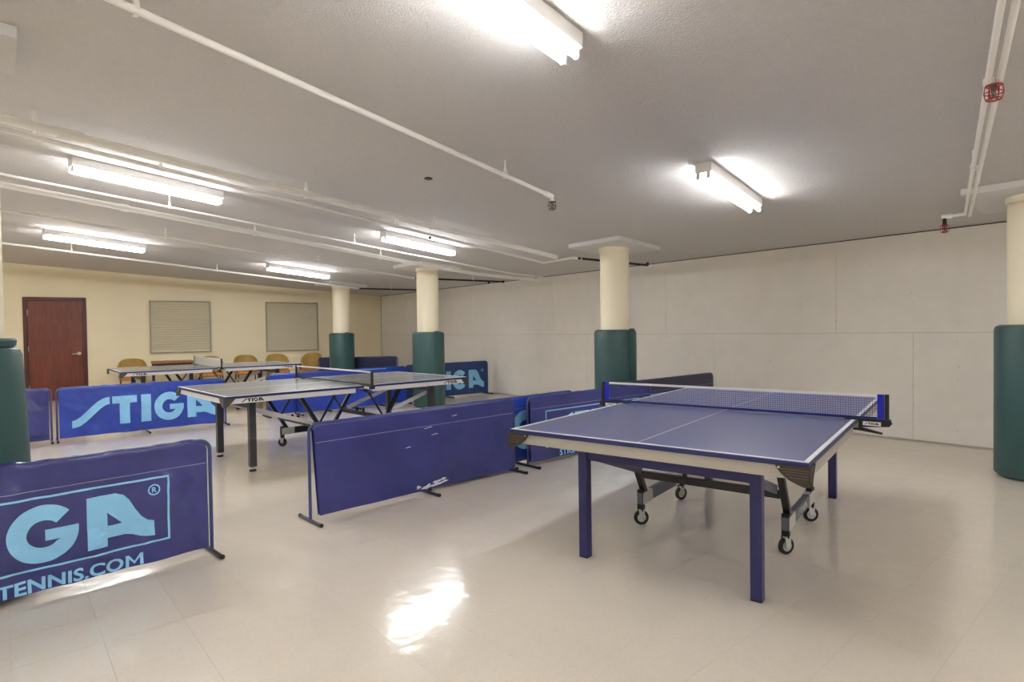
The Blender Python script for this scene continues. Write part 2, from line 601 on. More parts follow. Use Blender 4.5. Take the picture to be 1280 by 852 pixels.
# ------------------------------------------------------------------ columns
def column(x, y, label, pad_h=1.30, flare=0.0, second=False, ro=0.278, hw=0.43):
    t = thing('column', label, 'column', (x, y, 0), GRID_ANG)
    zt = ceil_z(x, y)
    n = 48
    vs, fs = [], []
    # shaft
    m = MB()
    top = zt - 0.075
    m.tube([(0, 0, 0.002), (0, 0, top)], 0.19, n)
    m.build('shaft', M_COLUMN, t, smooth=True)
    # square ceiling plate following the slope of the ceiling
    pl = MB()
    vs = []
    for zz in (-0.058, -0.002):
        for a, b in ((-hw, -hw), (hw, -hw), (hw, hw), (-hw, hw)):
            X = x + a * ca - b * sa
            Y = y + a * sa + b * ca
            vs.append((a, b, ceil_z(X, Y) + zz))
    pl.add(vs, [(3, 2, 1, 0), (4, 5, 6, 7), (0, 1, 5, 4), (1, 2, 6, 5), (2, 3, 7, 6), (3, 0, 4, 7)])
    pl.build('ceiling_plate', M_PLATE, t, bevel=0.006)
    col = MB().lathe([(0.186, top - 0.03), (0.200, top - 0.028), (0.204, top + 0.045), (0.186, top + 0.045)], n)
    col.build('collar', M_COLUMN, t, smooth=True)
    # vinyl pad: open sleeve around the shaft
    h = pad_h
    prof = [(0.195, 0.012), (ro - 0.02 + flare, 0.012), (ro + flare, 0.035), (ro + flare * 0.6, h * 0.5), (ro, h - 0.045), (ro - 0.012, h - 0.014),
            (ro - 0.04, h), (0.195, h)]
    p = MB().lathe(prof, n, close=True).build('pad', M_PAD, t, smooth=True)
    # overlapping seam flap
    fl = MB()
    a0, a1 = math.radians(-100), math.radians(-82)
    vs, fs = [], []
    k = 6
    for i in range(k + 1):
        a = a0 + (a1 - a0) * i / k
        for r in (ro + flare * 0.5 - 0.002, ro + flare * 0.5 + 0.010):
            for z in (0.03, h + 0.012):
                vs.append((r * math.cos(a), r * math.sin(a), z))
    for i in range(k):
        b = i * 4
        fs += [(b, b + 4, b + 5, b + 1), (b + 2, b + 3, b + 7, b + 6), (b + 1, b + 5, b + 7, b + 3), (b, b + 2, b + 6, b + 4)]
    fs += [(0, 1, 3, 2), (k * 4, k * 4 + 2, k * 4 + 3, k * 4 + 1)]
    fl.add(vs, fs)
    fl.build('seam_flap', M_PAD, p, smooth=True)
    if second:
        MB().lathe([(0.195, h), (0.235, h), (0.24, h + 0.03), (0.232, h + 0.042), (0.195, h + 0.042)], n, close=True).build('inner_pad', M_PAD, p, smooth=True)
    return t


column(4.42, 4.95, 'cream round column with dark green pad at the bare panelled wall, away from all barriers')
column(1.38, 7.85, 'cream round column with green pad behind the blue table tennis table')
column(-1.46, 10.25, 'cream round column with green pad beside the far end of the grey table')
column(-3.87, 13.35, 'cream round column with green pad near the room corner, beside the tan chairs')
column(-2.80, 2.95, 'green padded column behind the blue barrier with the web address', pad_h=1.268, flare=0.035, second=True, ro=0.262, hw=0.27)

# ------------------------------------------------------------------ fluorescent fixtures
PD = Vector((0.643, 0.766, 0))
PD = (PD - CN * PD.dot(CN)).normalized()                  # light and pipe direction, in the ceiling plane
PS = CN.cross(PD).normalized()
LROT = Matrix((PD, PS, CN)).transposed().to_euler()


def make_light(glow):
    t = thing('fluorescent_light', '', 'ceiling light', group='twin tube fluorescent ceiling lights')
    hl = 0.615
    m = MB()
    prof = [(-0.064, 0.0), (0.064, 0.0), (0.064, -0.070), (0.050, -0.080), (-0.050, -0.080), (-0.064, -0.070)]
    m.prism(prof, -hl, hl, lambda a, b, h: (h, a, b))
    m.build('housing', M_HOUSING, t)
    for y in (-0.040, 0.040):
        for s in (-1, 1):
            b = MB().box(s * 0.607 - 0.008, s * 0.607 + 0.008, y - 0.013, y + 0.013, -0.128, -0.076)
            b.build('tube_socket', M_SOCKET, t, bevel=0.003)
        MB().tube([(-0.598, y, -0.111), (0.598, y, -0.111)], 0.0150, 10).build('tube', glow, t, smooth=True)
    return t


LIGHTS = [
    ((-0.086, 2.385), 'twin tube ceiling light between the single sprinkler pipe and the twin pipes'),
    ((1.886, 5.012), 'twin tube ceiling light directly above the blue table tennis table'),
    ((-3.26, 5.386), 'twin tube ceiling light next to the paired pipes, above the barrier with large lettering'),
    ((-1.209, 7.893), 'twin tube ceiling light above the grey table, next to the paired pipes'),
    ((-5.989, 8.530), 'twin tube ceiling light between thin pipes on the side of the brown door'),
    ((-3.947, 10.972), 'twin tube ceiling light in front of the blind near the padded corner column'),
    ((-2.10, -0.15), 'unseen twin tube ceiling light at the rear of the room behind the first barrier'),  # from here on out of view, fixture rows continued to add fill
    ((-5.30, 2.90), 'unseen twin tube ceiling light at the side wall behind the first barrier'),
    ((-8.00, 6.10), 'unseen twin tube ceiling light by the side wall beyond the door'),
    ((3.10, -0.60), 'unseen twin tube ceiling light at the rear of the room on the panelled side'),
    ((5.05, 2.05), 'unseen twin tube ceiling light by the panelled wall near the isolated column'),
    ((-4.00, -2.50), 'unseen twin tube fill light in the rear corner behind the first barrier'),  # further rear fixtures, added to lift the walls and ceiling
    ((6.90, 0.30), 'unseen twin tube fill light at the end of the panelled wall'),
    ((1.00, -3.00), 'unseen twin tube fill light at the middle of the rear wall'),
    ((-7.30, 0.40), 'unseen twin tube fill light in the rear corner of the side wall'),
]
protos = {}
for i, ((x, y), lab) in enumerate(LIGHTS):
    key = i in (2, 3, 4, 5, 7, 8)                          # the fixtures on the grey tables' side get boosted output to lift the far half
    if key not in protos:
        o = protos[key] = make_light(M_TUBE2 if key else M_TUBE)
    else:
        o = copy_tree(protos[key])
    o.location = (x, y, ceil_z(x, y) - 0.001)
    o.rotation_euler = LROT
    o['label'] = lab


# ------------------------------------------------------------------ pipes
def cp(x, y, off=0.12):
    return Vector((x, y, ceil_z(x, y) - off))


def pipe_thing(name, label, runs, hangers=(), cat='pipe', fittings=(), group=None):
    """runs: list of (points, radius, material, part name); hangers: (point, radius of pipe)"""
    p0 = Vector(runs[0][0][0])
    t = thing(name, label, cat, p0, 0, group)
    for pts, r, m, nm in runs:
        MB().tube([Vector(p) - p0 for p in pts], r, 12).build(nm, m, t, smooth=True)
    for h, r in hangers:
        h = Vector(h) - p0
        top = ceil_z(h.x + p0.x, h.y + p0.y) - p0.z
        m = MB()
        u = PD
        for s in (-1, 1):
            m.bar(h + PS * s * (r + 0.004), (h.x, h.y, h.z + r + 0.045), 0.018, 0.004, up=PS)
        m.bar(h + PS * (-r - 0.004) - Vector((0, 0, r + 0.002)), h + PS * (r + 0.004) - Vector((0, 0, r + 0.002)), 0.018, 0.004)
        m.tube([(h.x, h.y, h.z + r + 0.04), (h.x, h.y, top)], 0.006, 8)
        m.build('hanger', M_PIPE, t)
    for a, b, r in fittings:
        MB().tube([Vector(a) - p0, Vector(b) - p0], r, 12).build('coupling', M_PIPE, t, smooth=True)
    return t


def lerp(a, b, k):
    return a + (b - a) * k


def back(a, b, dist):
    d = (a - b).normalized()
    return a + d * dist


# the near sprinkler pipe
a, b = cp(-1.63, 2.488), cp(0.363, 5.185)
a0 = back(a, b, 4.6)
pipe_thing('sprinkler_pipe', 'single white sprinkler pipe ending in a caged sprinkler head before the middle column',
           [([a0, b, b + Vector((0.006, 0.008, -0.006)), b + Vector((0.008, 0.01, -0.045))], 0.0175, M_PIPE, 'pipe')],
           [(lerp(a, b, 0.80), 0.018), (lerp(a, b, 0.02), 0.018)], fittings=[(lerp(a, b, 0.972), b + (b - a).normalized() * 0.012, 0.023)])
SPR_A = b + Vector((0.008, 0.01, -0.045))
# paired pipes
a, b = cp(-3.291, 3.825, 0.11), cp(0.64, 8.28, 0.11)
a0 = back(a, b, 5.0)
pipe_thing('drain_pipe', 'thick white pipe of the pair running above the grey table', [([a0, b], 0.033, M_PIPE, 'pipe')],
           [(lerp(a, b, k), 0.033) for k in (0.03, 0.36, 0.62)], fittings=[(lerp(a, b, 0.05), lerp(a, b, 0.075), 0.042), (lerp(a, b, 0.5), lerp(a, b, 0.515), 0.040)])
a, b, c, e = cp(-3.44, 3.996), cp(0.487, 8.74), cp(0.868, 8.246), cp(2.02, 8.70, 0.115)
a0 = back(a, b, 5.0)
e2 = lerp(c, e, 0.06)
pipe_thing('sprinkler_pipe', 'thin white pipe of the pair with black branch passing behind the middle column',
           [([a0, b, c, e2], 0.018, M_PIPE, 'pipe'), ([e2, e], 0.0165, M_BLACKP, 'black_branch'),
            ([e, e + Vector((0, 0, 0.04))], 0.022, M_BLACKP, 'elbow')],
           [(lerp(a, b, 0.16), 0.018), (lerp(a, b, 0.55), 0.018)], fittings=[(lerp(c, e, 0.035), lerp(c, e, 0.045), 0.024), (lerp(c, e, 0.10), lerp(c, e, 0.11), 0.022)])
# thin pipe C
a, b = cp(-4.364, 5.055), cp(-1.459, 8.361)
b2 = cp(0.016, 9.965)
a0 = back(a, b, 4.2)
pipe_thing('conduit_pipe', 'thin white pipe just beyond the lights over the grey table', [([a0, b, b2, cp(0.75, 10.60, 0.1)], 0.011, M_PIPE, 'pipe')],
           [(lerp(a, b, 0.3), 0.011), (lerp(a, b, 0.8), 0.011)])
# thick pipe D
a, b = cp(-4.653, 5.387), cp(-1.625, 9.083)
a0 = back(a, b, 4.2)
pipe_thing('drain_pipe', 'thick white pipe running alone past the top of the column at the grey table',
           [([a0, b, cp(-0.63, 10.112), cp(0.016, 10.45), cp(0.42, 10.60)], 0.031, M_PIPE, 'pipe')],
           [(lerp(a, b, 0.5), 0.031), (lerp(a, b, 0.9), 0.031)], fittings=[(lerp(a, b, 0.2), lerp(a, b, 0.215), 0.038)])
# pipe E
a, b, e = cp(-5.56, 6.427), cp(-1.80, 10.98), cp(-0.16, 11.15, 0.11)
a0 = back(a, b, 3.5)
pipe_thing('sprinkler_pipe', 'white pipe turning into a black branch behind the column at the grey table',
           [([a0, b], 0.016, M_PIPE, 'pipe'), ([b, e], 0.0155, M_BLACKP, 'black_branch'), ([e, e + (e - b).normalized() * 0.03], 0.023, M_BLACKP, 'end_cap'),
            ([lerp(b, e, 0.84), lerp(b, e, 0.84) - Vector((0, 0, 0.05))], 0.018, M_BLACKP, 'drop')],
           [(lerp(a, b, 0.28), 0.016), (lerp(a, b, 0.66), 0.016), (lerp(b, e, 0.66), 0.016)])
# pipe F
a, b, e = cp(-7.407, 8.545), cp(-3.371, 13.039), cp(-1.95, 13.02, 0.11)
a0 = back(a, b, 2.2)
pipe_thing('sprinkler_pipe', 'white pipe closest to the cream wall, turning black past the corner column',
           [([a0, b], 0.017, M_PIPE, 'pipe'), ([b, e], 0.0165, M_BLACKP, 'black_branch')],
           [(lerp(a, b, 0.14), 0.017), (lerp(a, b, 0.5), 0.017), (lerp(b, e, 0.5), 0.017)])
# twin pipes at the panelled wall
pa, pb, pc_ = cp(1.9, 2.279), cp(2.36, 2.912), cp(4.114, 5.33)
pd_ = cp(4.012, 5.443)
a0 = back(pa, pb, 3.0)
tw = pipe_thing('sprinkler_pipe', 'white one of the twin pipes, ending in a red caged sprinkler at the panelled wall',
           [([a0, pb, pc_, pd_], 0.0145, M_PIPE, 'pipe'), ([pd_ + Vector((0, 0, 0.0)), pd_ - Vector((0, 0, 0.075))], 0.016, M_BLACKP, 'black_drop')],
           [(lerp(pb, pc_, 0.5), 0.0145)], fittings=[(pd_ - (pd_ - pc_).normalized() * 0.055, pd_ + (pd_ - pc_).normalized() * 0.02, 0.022)])
SPR_C = pd_ - Vector((0, 0, 0.075))
sa_, sb_, sc_ = cp(1.944, 2.262), cp(2.404, 2.895), cp(4.172, 5.35)
a0 = back(sa_, sb_, 3.0)
pipe_thing('sprinkler_pipe', 'white one of the twin pipes, passing on to the ceiling plate by the panelled wall',
           [([a0, sb_, sc_, cp(4.30, 5.52, 0.08)], 0.0145, M_PIPE, 'pipe')],
           [(lerp(sb_, sc_, 0.62), 0.0145)])
mid = (pb + sb_) * 0.5
m0 = mid - Vector(tw.location)
MB().bar(m0 + (pb - mid) * 1.75, m0, 0.03, 0.035, up=(0, 0, 1)).build('tee', M_PIPE, tw, bevel=0.004)
SPR_B = mid - Vector((0, 0, 0.018))


def sprinkler(p, label, m_guard, size=1.0):
    t = thing('caged_sprinkler', label, 'sprinkler', p, 0.4)
    k = size
    MB().lathe([(0, 0.0), (0.013 * k, 0.0), (0.013 * k, -0.022 * k), (0.008 * k, -0.026 * k), (0, -0.026 * k)], 12).build('nipple', M_WIRE, t, smooth=True)
    fr = MB()
    for s in (-1, 1):
        fr.tube([(s * 0.008 * k, 0, -0.024 * k), (s * 0.017 * k, 0, -0.04 * k), (s * 0.004 * k, 0, -0.058 * k)], 0.0028 * k, 6)
    fr.tube([(0, 0, -0.024 * k), (0, 0, -0.058 * k)], 0.003 * k, 6)
    fr.build('frame_arms', M_WIRE, t)
    MB().lathe([(0, -0.056 * k), (0.018 * k, -0.058 * k), (0.018 * k, -0.061 * k), (0, -0.062 * k)], 14).build('deflector', M_WIRE, t)
    g = MB()
    for z, r in ((-0.004, 0.032), (-0.038, 0.037), (-0.068, 0.030)):
        g.tube([(r * k * math.cos(a), r * k * math.sin(a), z * k) for a in [2 * math.pi * i / 16 for i in range(17)]], 0.0026 * k, 6, cap=False)
    for i in range(6):
        a = math.pi * i / 3
        g.tube([(r * k * math.cos(a), r * k * math.sin(a), z * k) for r, z in ((0.016, -0.003), (0.032, -0.004), (0.037, -0.038), (0.030, -0.068), (0.0, -0.078))], 0.0026 * k, 6)
    g.build('wire_guard', m_guard, t)


sprinkler(SPR_A, 'sprinkler head in a grey wire cage at the end of the single white pipe', M_WIRE)
sprinkler(SPR_B, 'red caged sprinkler head halfway along the twin white pipes', M_RED, 1.05)
sprinkler(SPR_C, 'red caged sprinkler head hanging at the top of the panelled wall', M_RED, 0.95)

# small ceiling details
q = Vector((-0.713, 5.178, ceil_z(-0.713, 5.178)))
hh = MB().lathe([(0, -0.001), (0.034, -0.001), (0.038, -0.006), (0.034, -0.009), (0, -0.004)], 20)
o = hh.build('round_vent', M_BLACKP, None, smooth=True)
o.matrix_world = Matrix.Translation(q) @ Matrix((PD, PS, CN)).transposed().to_4x4()
tag(o, 'small dark round cap on the ceiling between the single pipe and the paired pipes', 'cap')
q = Vector((0.866, 3.576, ceil_z(0.866, 3.576)))
o = MB().lathe([(0, -0.0005), (0.062, -0.0005), (0.06, -0.004), (0, -0.005)], 24).build('ceiling_cover', M_CEIL, None)
o.matrix_world = Matrix.Translation(q) @ Matrix((PD, PS, CN)).transposed().to_4x4()
tag(o, 'round painted cover plate on the ceiling between two lights', 'cover')
t = thing('sensor', 'small dark sensor hanging from a rod beside the light over the grey table', 'sensor', (-0.99, 7.23, ceil_z(-0.99, 7.23)))
MB().tube([(0, 0, -0.001), (0, 0, -0.10)], 0.004, 8).build('rod', M_PIPE, t)
MB().lathe([(0, -0.095), (0.014, -0.095), (0.018, -0.11), (0.014, -0.125), (0, -0.13)], 12).build('body', M_BLACKP, t, smooth=True)

# ------------------------------------------------------------------ lettering
def arc(cx, cy, r, a0, a1, n):
    return [(cx + r * math.cos(math.radians(a0 + (a1 - a0) * i / n)), cy + r * math.sin(math.radians(a0 + (a1 - a0) * i / n))) for i in range(n + 1)]


def logo_polys():
    """five heavy letters, unit height, returns list of (outline, holes), total width"""
    P = []
    x = 0.0
    # sloping ramp-like S
    up, lo = [], []
    W = 1.18
    N = 18
    for i in range(N + 1):
        u = i / N
        s = u * u * (3 - 2 * u)
        sl = 6 * u * (1 - u) * 0.74 / W
        hf = 0.125 * math.sqrt(1 + sl * sl) * 1.02
        c = 0.12 + 0.75 * s
        up.append((x + u * W, c + hf))
        lo.append((x + u * W, c - hf))
    P.append((lo + up[::-1], []))
    x += W + 0.08
    # T
    P.append(([(x, 0.74), (x + 0.24, 0.74), (x + 0.24, 0), (x + 0.58, 0), (x + 0.58, 0.74), (x + 0.82, 0.74), (x + 0.82, 1), (x, 1)], []))
    x += 0.82 + 0.14
    P.append(([(x, 0), (x + 0.34, 0), (x + 0.34, 1), (x, 1)], []))
    x += 0.34 + 0.12
    # G
    cx, cy, R, r = x + 0.52, 0.5, 0.53, 0.25
    out = arc(cx, cy, R, 42, 360, 40)
    inn = arc(cx, cy, r, 42, 318, 28)
    g = out + [(cx + R, cy + 0.07), (cx + 0.02, cy + 0.07), (cx + 0.02, cy - 0.13), (cx + r * math.cos(math.radians(318)) + 0.06, cy - 0.13)] + inn[::-1]
    P.append((g, []))
    x += 1.04 + 0.14
    # A with a tail running out to the right
    A = [(0, 0), (0.33, 0), (0.33, 0.16), (0.62, 0.16), (0.76, 0.12), (0.90, 0.05), (1.02, 0.01), (1.16, 0.0), (1.16, 0.30), (1.04, 0.34), (0.93, 0.44), (0.82, 0.62), (0.72, 0.82), (0.62, 0.94), (0.48, 1.0), (0, 1.0)]
    hole = [(0.33, 0.40), (0.33, 0.66), (0.58, 0.40)]
    P.append(([(x + a, b) for a, b in A], [[(x + a, b) for a, b in hole]]))
    x += 1.16
    return P, x


LOGO, LOGO_W = logo_polys()


def flat_mesh(polys):
    """polys -> verts2d, tris"""
    V, F = [], []
    for out, holes in polys:
        loops = [[Vector((p[0], p[1], 0)) for p in out]] + [[Vector((p[0], p[1], 0)) for p in hh] for hh in holes]
        tris = tessellate_polygon(loops)
        k = len(V)
        for lp_ in loops:
            V += [(p.x, p.y) for p in lp_]
        F += [tuple(i + k for i in t_) for t_ in tris]
    return V, F


def text_mesh(s, bold=0.02, norm=True):
    cu = bpy.data.curves.new('text', 'FONT')
    cu.body = s
    cu.size = 1.0
    cu.offset = bold
    cu.resolution_u = 3
    o = bpy.data.objects.new('text', cu)
    COL.objects.link(o)
    dg = bpy.context.evaluated_depsgraph_get()
    me = o.evaluated_get(dg).to_mesh()
    V = [(v.co.x, v.co.y) for v in me.vertices]
    F = [tuple(p.vertices) for p in me.polygons]
    o.evaluated_get(dg).to_mesh_clear()
    bpy.data.objects.remove(o)
    bpy.data.curves.remove(cu)
    if not norm:
        return V, F
    x0, x1 = min(v[0] for v in V), max(v[0] for v in V)
    y0, y1 = min(v[1] for v in V), max(v[1] for v in V)
    return [((v[0] - x0) / (x1 - x0), (v[1] - y0) / (y1 - y0)) for v in V], F




def url_mesh():
    V, F = text_mesh('STIGATABLETENNIS.CO', 0.027, norm=False)
    E, _ = text_mesh('E', 0.020, norm=False)
    e0, e1 = min(v[1] for v in E), max(v[1] for v in E)
    x = max(v[0] for v in V) + 0.10
    h, wd, st = e1 - e0, 0.82, 0.155
    M = [(0, 0), (st, 0), (st, h * 0.68), (wd / 2, h * 0.16), (wd - st, h * 0.68), (wd - st, 0), (wd, 0), (wd, h), (wd - st * 0.95, h), (wd / 2, h * 0.42), (st * 0.95, h), (0, h)]
    V2, F2 = flat_mesh([([(x + p[0], e0 + p[1]) for p in M], [])])
    k = len(V)
    V = V + V2
    F = F + [tuple(i + k for i in f) for f in F2]
    x0, x1 = min(v[0] for v in V), max(v[0] for v in V)
    return [((v[0] - x0) / (x1 - x0), (v[1] - e0) / h) for v in V], F


URL = url_mesh()
REG = text_mesh('R', 0.02)


def fit_polys(polys, x0, z0, sx, sz):
    return [([(x0 + a * sx, z0 + b * sz) for a, b in o_], [[(x0 + a * sx, z0 + b * sz) for a, b in h_] for h_ in hs_]) for o_, hs_ in polys]


def print_mesh(parts, fn, name, m, parent, cell=0.03):
    """parts: list of (verts2d, faces); cut on a grid so that it follows the cover; fn(x,z)->xyz"""
    bm = bmesh.new()
    for V, F in parts:
        vv = [bm.verts.new((a, b, 0)) for a, b in V]
        for f in F:
            try:
                bm.faces.new([vv[i] for i in f])
            except ValueError:
                pass
    if cell:
        xs = [v.co.x for v in bm.verts]
        ys = [v.co.y for v in bm.verts]
        k = math.ceil(min(xs) / cell)
        while k * cell < max(xs):
            bmesh.ops.bisect_plane(bm, geom=bm.verts[:] + bm.edges[:] + bm.faces[:], plane_co=(k * cell, 0, 0), plane_no=(1, 0, 0))
            k += 1
        k = math.ceil(min(ys) / cell)
        while k * cell < max(ys):
            bmesh.ops.bisect_plane(bm, geom=bm.verts[:] + bm.edges[:] + bm.faces[:], plane_co=(0, k * cell, 0), plane_no=(0, 1, 0))
            k += 1
    for v in bm.verts:
        v.co = Vector(fn(v.co.x, v.co.y))
    me = bpy.data.meshes.new(name)
    bm.to_mesh(me)
    bm.free()
    me.materials.append(m)
    o = bpy.data.objects.new(name, me)
    COL.objects.link(o)
    o.parent = parent
    return o


def ring_polys(cx, cz, r0, r1):
    return [(arc(cx, cz, r1, 0, 360, 28)[:-1], [arc(cx, cz, r0, 0, 360, 28)[:-1]])]


def frame_polys(x0, x1, z0, z1, w_):
    return [([(x0, z0), (x1, z0), (x1, z1), (x0, z1)], [[(x0 + w_, z0 + w_), (x1 - w_, z0 + w_), (x1 - w_, z1 - w_), (x0 + w_, z1 - w_)]])]


# ------------------------------------------------------------------ barriers
def barrier(pl, pr, label, m_cover, style=None, top=0.695, amp=0.006, seed=0, mid_foot=True, scuff=False, stitch=True, taper=0.0):
    """surround barrier from pl to pr (floor positions); its printed face looks to the right of the direction pl->pr"""
    pl, pr = Vector(pl), Vector(pr)
    L = (pr - pl).length
    ang = math.atan2(pr.y - pl.y, pr.x - pl.x)
    t = thing('court_barrier', label, 'barrier', (pl.x, pl.y, 0), ang, 'table tennis court barriers')
    # frame
    rt = 0.011
    zt = top - 0.012
    fr = MB()
    path = [(0, 0, 0.012)]
    rc = 0.06
    path += [(rc - rc * math.cos(a), 0, zt - rc + rc * math.sin(a)) for a in [math.pi / 2 * i / 6 for i in range(7)]]
    path += [(L - rc + rc * math.sin(a), 0, zt - rc + rc * math.cos(a)) for a in [math.pi / 2 * i / 6 for i in range(7)]]
    path += [(L, 0, 0.012)]
    fr.tube(path, rt, 10)
    fr.build('frame', M_BFRAME, t, smooth=True)
    for x in ((0, L / 2, L) if mid_foot else (0, L)):
        f = MB().tube([(x, -0.15, 0.0125), (x, 0.15, 0.0125)], 0.0125, 10).build('foot', M_BFOOT, t, smooth=True)
        for s in (-1, 1):
            MB().tube([(x, s * 0.152, 0.014), (x, s * 0.168, 0.014)], 0.014, 10).build('foot_cap', M_RUBBER, f, smooth=True)
    # cover: sleeve hung over the top bar
    x0, x1 = 0.022, L - 0.022

    def wob(x, z):
        n1 = noise.noise(Vector((x * 2.3 + seed * 7.1, z * 2.0, seed * 3.3)))
        n2 = noise.noise(Vector((x * 6.0 + z * 7.0 + seed, z * 3.0 - x * 2.0, seed * 1.7)))
        n3 = abs(noise.noise(Vector((x * 5.0 - z * 5.0 + seed * 2, x * 1.5 + z * 2.0, seed)))) - 0.2
        k = min(1.0, (top - z) / 0.12)
        e = min(1.0, min(x - x0, x1 - x) / 0.10 + 0.15)
        n4 = noise.noise(Vector((x * 17.0 + z * 14.0 + seed * 3, z * 9.0 - x * 4.0, seed * 0.7)))
        n5 = abs(noise.noise(Vector((x * 11.0 + z * 9.0 - seed, z * 2.5 - x * 3.0, seed * 4.1)))) - 0.2
        return (n1 * 1.3 + n2 * 0.75 - n3 * 0.8 + n4 * 0.32 - n5 * 0.55) * amp * k * e

    def ztop(x):
        dd = min(x - x0, x1 - x)
        rr = 0.05
        drop = 0 if dd > rr else rr - math.sqrt(max(0, rr * rr - (rr - dd) ** 2))
        return top - drop * 0.7 + noise.noise(Vector((x * 9, seed * 5.0, 0))) * amp * 0.7

    def zbot(x):
        return 0.032 + (noise.noise(Vector((x * 3.0, seed * 2.0, 9))) * 0.5 + 0.3) * amp * 1.6

    def tap(x, z):
        return x + taper * (1 - z / top) * (1 - (x - x0) / (x1 - x0))

    def face(x, z, off=0.0):
        return (tap(x, z), -0.0165 - off + wob(x, z), z)

    nx, nz = int(L / 0.016), 36
    prof_n = nz * 2 + 3
    vs, fs = [], []
    for i in range(nx + 1):
        x = x0 + (x1 - x0) * i / nx
        zb, zu = zbot(x), ztop(x)
        for j in range(nz + 1):
            z = zb + (zu - 0.016 - zb) * j / nz
            vs.append(face(x, z))
        vs.append((x, 0.0, zu))
        for j in range(nz + 1):
            z = zu - 0.016 - (zu - 0.016 - zb) * j / nz
            vs.append((tap(x, z), 0.0165 + wob(x, z) * 0.9, z))
    for i in range(nx):
        for j in range(prof_n - 1):
            a = i * prof_n + j
            fs.append((a, a + prof_n, a + prof_n + 1, a + 1))
    c = MB().add(vs, fs).build('cover', m_cover, t, smooth=False)
    c.data.polygons.foreach_set('use_smooth', [True] * len(c.data.polygons))
    P = lambda x, z: face(x, z, 0.0016 + amp * 0.16)
    if stitch:
        st = flat_mesh([([(x0 + 0.01, 0.548), (x1 - 0.01, 0.548), (x1 - 0.01, 0.5515), (x0 + 0.01, 0.5515)], [])])
        print_mesh([st], P, 'stitch_line', M_STITCH, c)
    if style == 'boxed':
        lw = 1.36 * L / 1.97
        xx = (L - lw) / 2
        print_mesh([flat_mesh(fit_polys(LOGO, xx, 0.19, lw / LOGO_W, 0.275))], P, 'logo', M_PRINT, c)
        print_mesh([flat_mesh(frame_polys(0.228, L - 0.228, 0.15, 0.518, 0.011))], P, 'logo_frame', M_PRINT, c)
        ux, uw = 0.42, L - 0.42 - 0.365
        print_mesh([([(ux + a * uw, 0.046 + b * 0.064) for a, b in URL[0]], URL[1])], P, 'web_address', M_PRINT, c)
        rx, rz = L - 0.305, 0.447
        print_mesh([flat_mesh(ring_polys(rx, rz, 0.024, 0.031)), ([(rx - 0.011 + a * 0.024, rz - 0.015 + b * 0.030) for a, b in REG[0]], REG[1])], P, 'registered_mark', M_PRINT, c)
    if style == 'large':
        lw = 1.69 * L / 1.95
        xx = (L - lw) / 2 + 0.02
        print_mesh([flat_mesh(fit_polys(LOGO, xx, 0.155, lw / LOGO_W, 0.365))], P, 'logo', M_PRINT, c)
        rx, rz = L - 0.15, 0.50
        print_mesh([flat_mesh(ring_polys(rx, rz, 0.020, 0.027)), ([(rx - 0.010 + a * 0.022, rz - 0.013 + b * 0.026) for a, b in REG[0]], REG[1])], P, 'registered_mark', M_PRINT, c)
    if style == 'topline':
        print_mesh([flat_mesh([([(L - 1.16, 0.662), (L - 0.42, 0.662), (L - 0.42, 0.672), (L - 1.16, 0.672)], [])])], P, 'logo_frame', M_PRINT, c)
    if scuff:
        rnd = random.Random(3)
        ps = []
        for k in range(46):
            x = 0.84 + rnd.random() * 0.30
            z = 0.046 + rnd.random() ** 2 * 0.030 + max(0, x - 0.95) * 0.09
            ln, wd = 0.02 + rnd.random() * 0.05, 0.003 + rnd.random() * 0.008
            ps.append(([(x, z), (x + ln * 0.5, z - wd * 0.3), (x + ln, z + ln * 0.12), (x + ln * 0.7, z + ln * 0.12 + wd), (x + ln * 0.2, z + wd * 1.2)], []))
        for x, z, ln in ((0.77, 0.40, 0.05), (1.02, 0.47, 0.07), (0.95, 0.53, 0.09), (1.24, 0.60, 0.06)):
            ps.append(([(x, z), (x + ln, z + ln * 0.08), (x + ln * 0.8, z + ln * 0.08 + 0.004), (x, z + 0.003)], []))
        print_mesh([flat_mesh(ps)], P, 'scuff_marks', M_SCUFF, c)['kind'] = 'stuff'
    return t


barrier((-3.190, 2.095), (-1.829, 3.521), 'navy barrier with boxed lettering and web address, in front of a green padded column', M_NAVY, 'boxed', seed=1, amp=0.019, mid_foot=False)
barrier((-1.418, 4.056), (0.005, 5.436), 'plain blue vinyl barrier with white scuffs near its middle foot, beside the grey table', M_NAVY, None, seed=2, amp=0.005, scuff=True, top=0.692, taper=0.042)
barrier((-0.800, 4.935), (0.640, 6.275), 'blue barrier standing close behind the scuffed plain barrier', M_BLUE, 'large', seed=3, amp=0.004, top=0.668)
barrier((0.137, 5.620), (1.615, 6.920), 'navy vinyl barrier with boxed lettering directly behind the blue table tennis table', M_NAVY, 'boxed', seed=4, amp=0.004, top=0.672)
barrier((1.270, 6.740), (2.735, 8.020), 'dark navy barrier running from the blue table to the panelled wall', M_DUSK, 'boxed', seed=5, amp=0.003, top=0.70, mid_foot=False)
barrier((-5.691, 7.307), (-4.200, 8.560), 'bright blue barrier with large light blue lettering beside the grey table', M_BLUE, 'large', seed=6, amp=0.016, top=0.675, stitch=False)
barrier((-7.235, 6.010), (-5.733, 7.272), 'crumpled purple navy barrier partly hidden by the left green padded column', M_NAVY, None, seed=7, amp=0.020, top=0.68, stitch=False)
barrier((-3.860, 9.190), (-2.380, 10.480), 'bright blue barrier overlapped by its neighbour behind the grey table', M_BLUE, None, seed=8, amp=0.004, top=0.680, stitch=False)
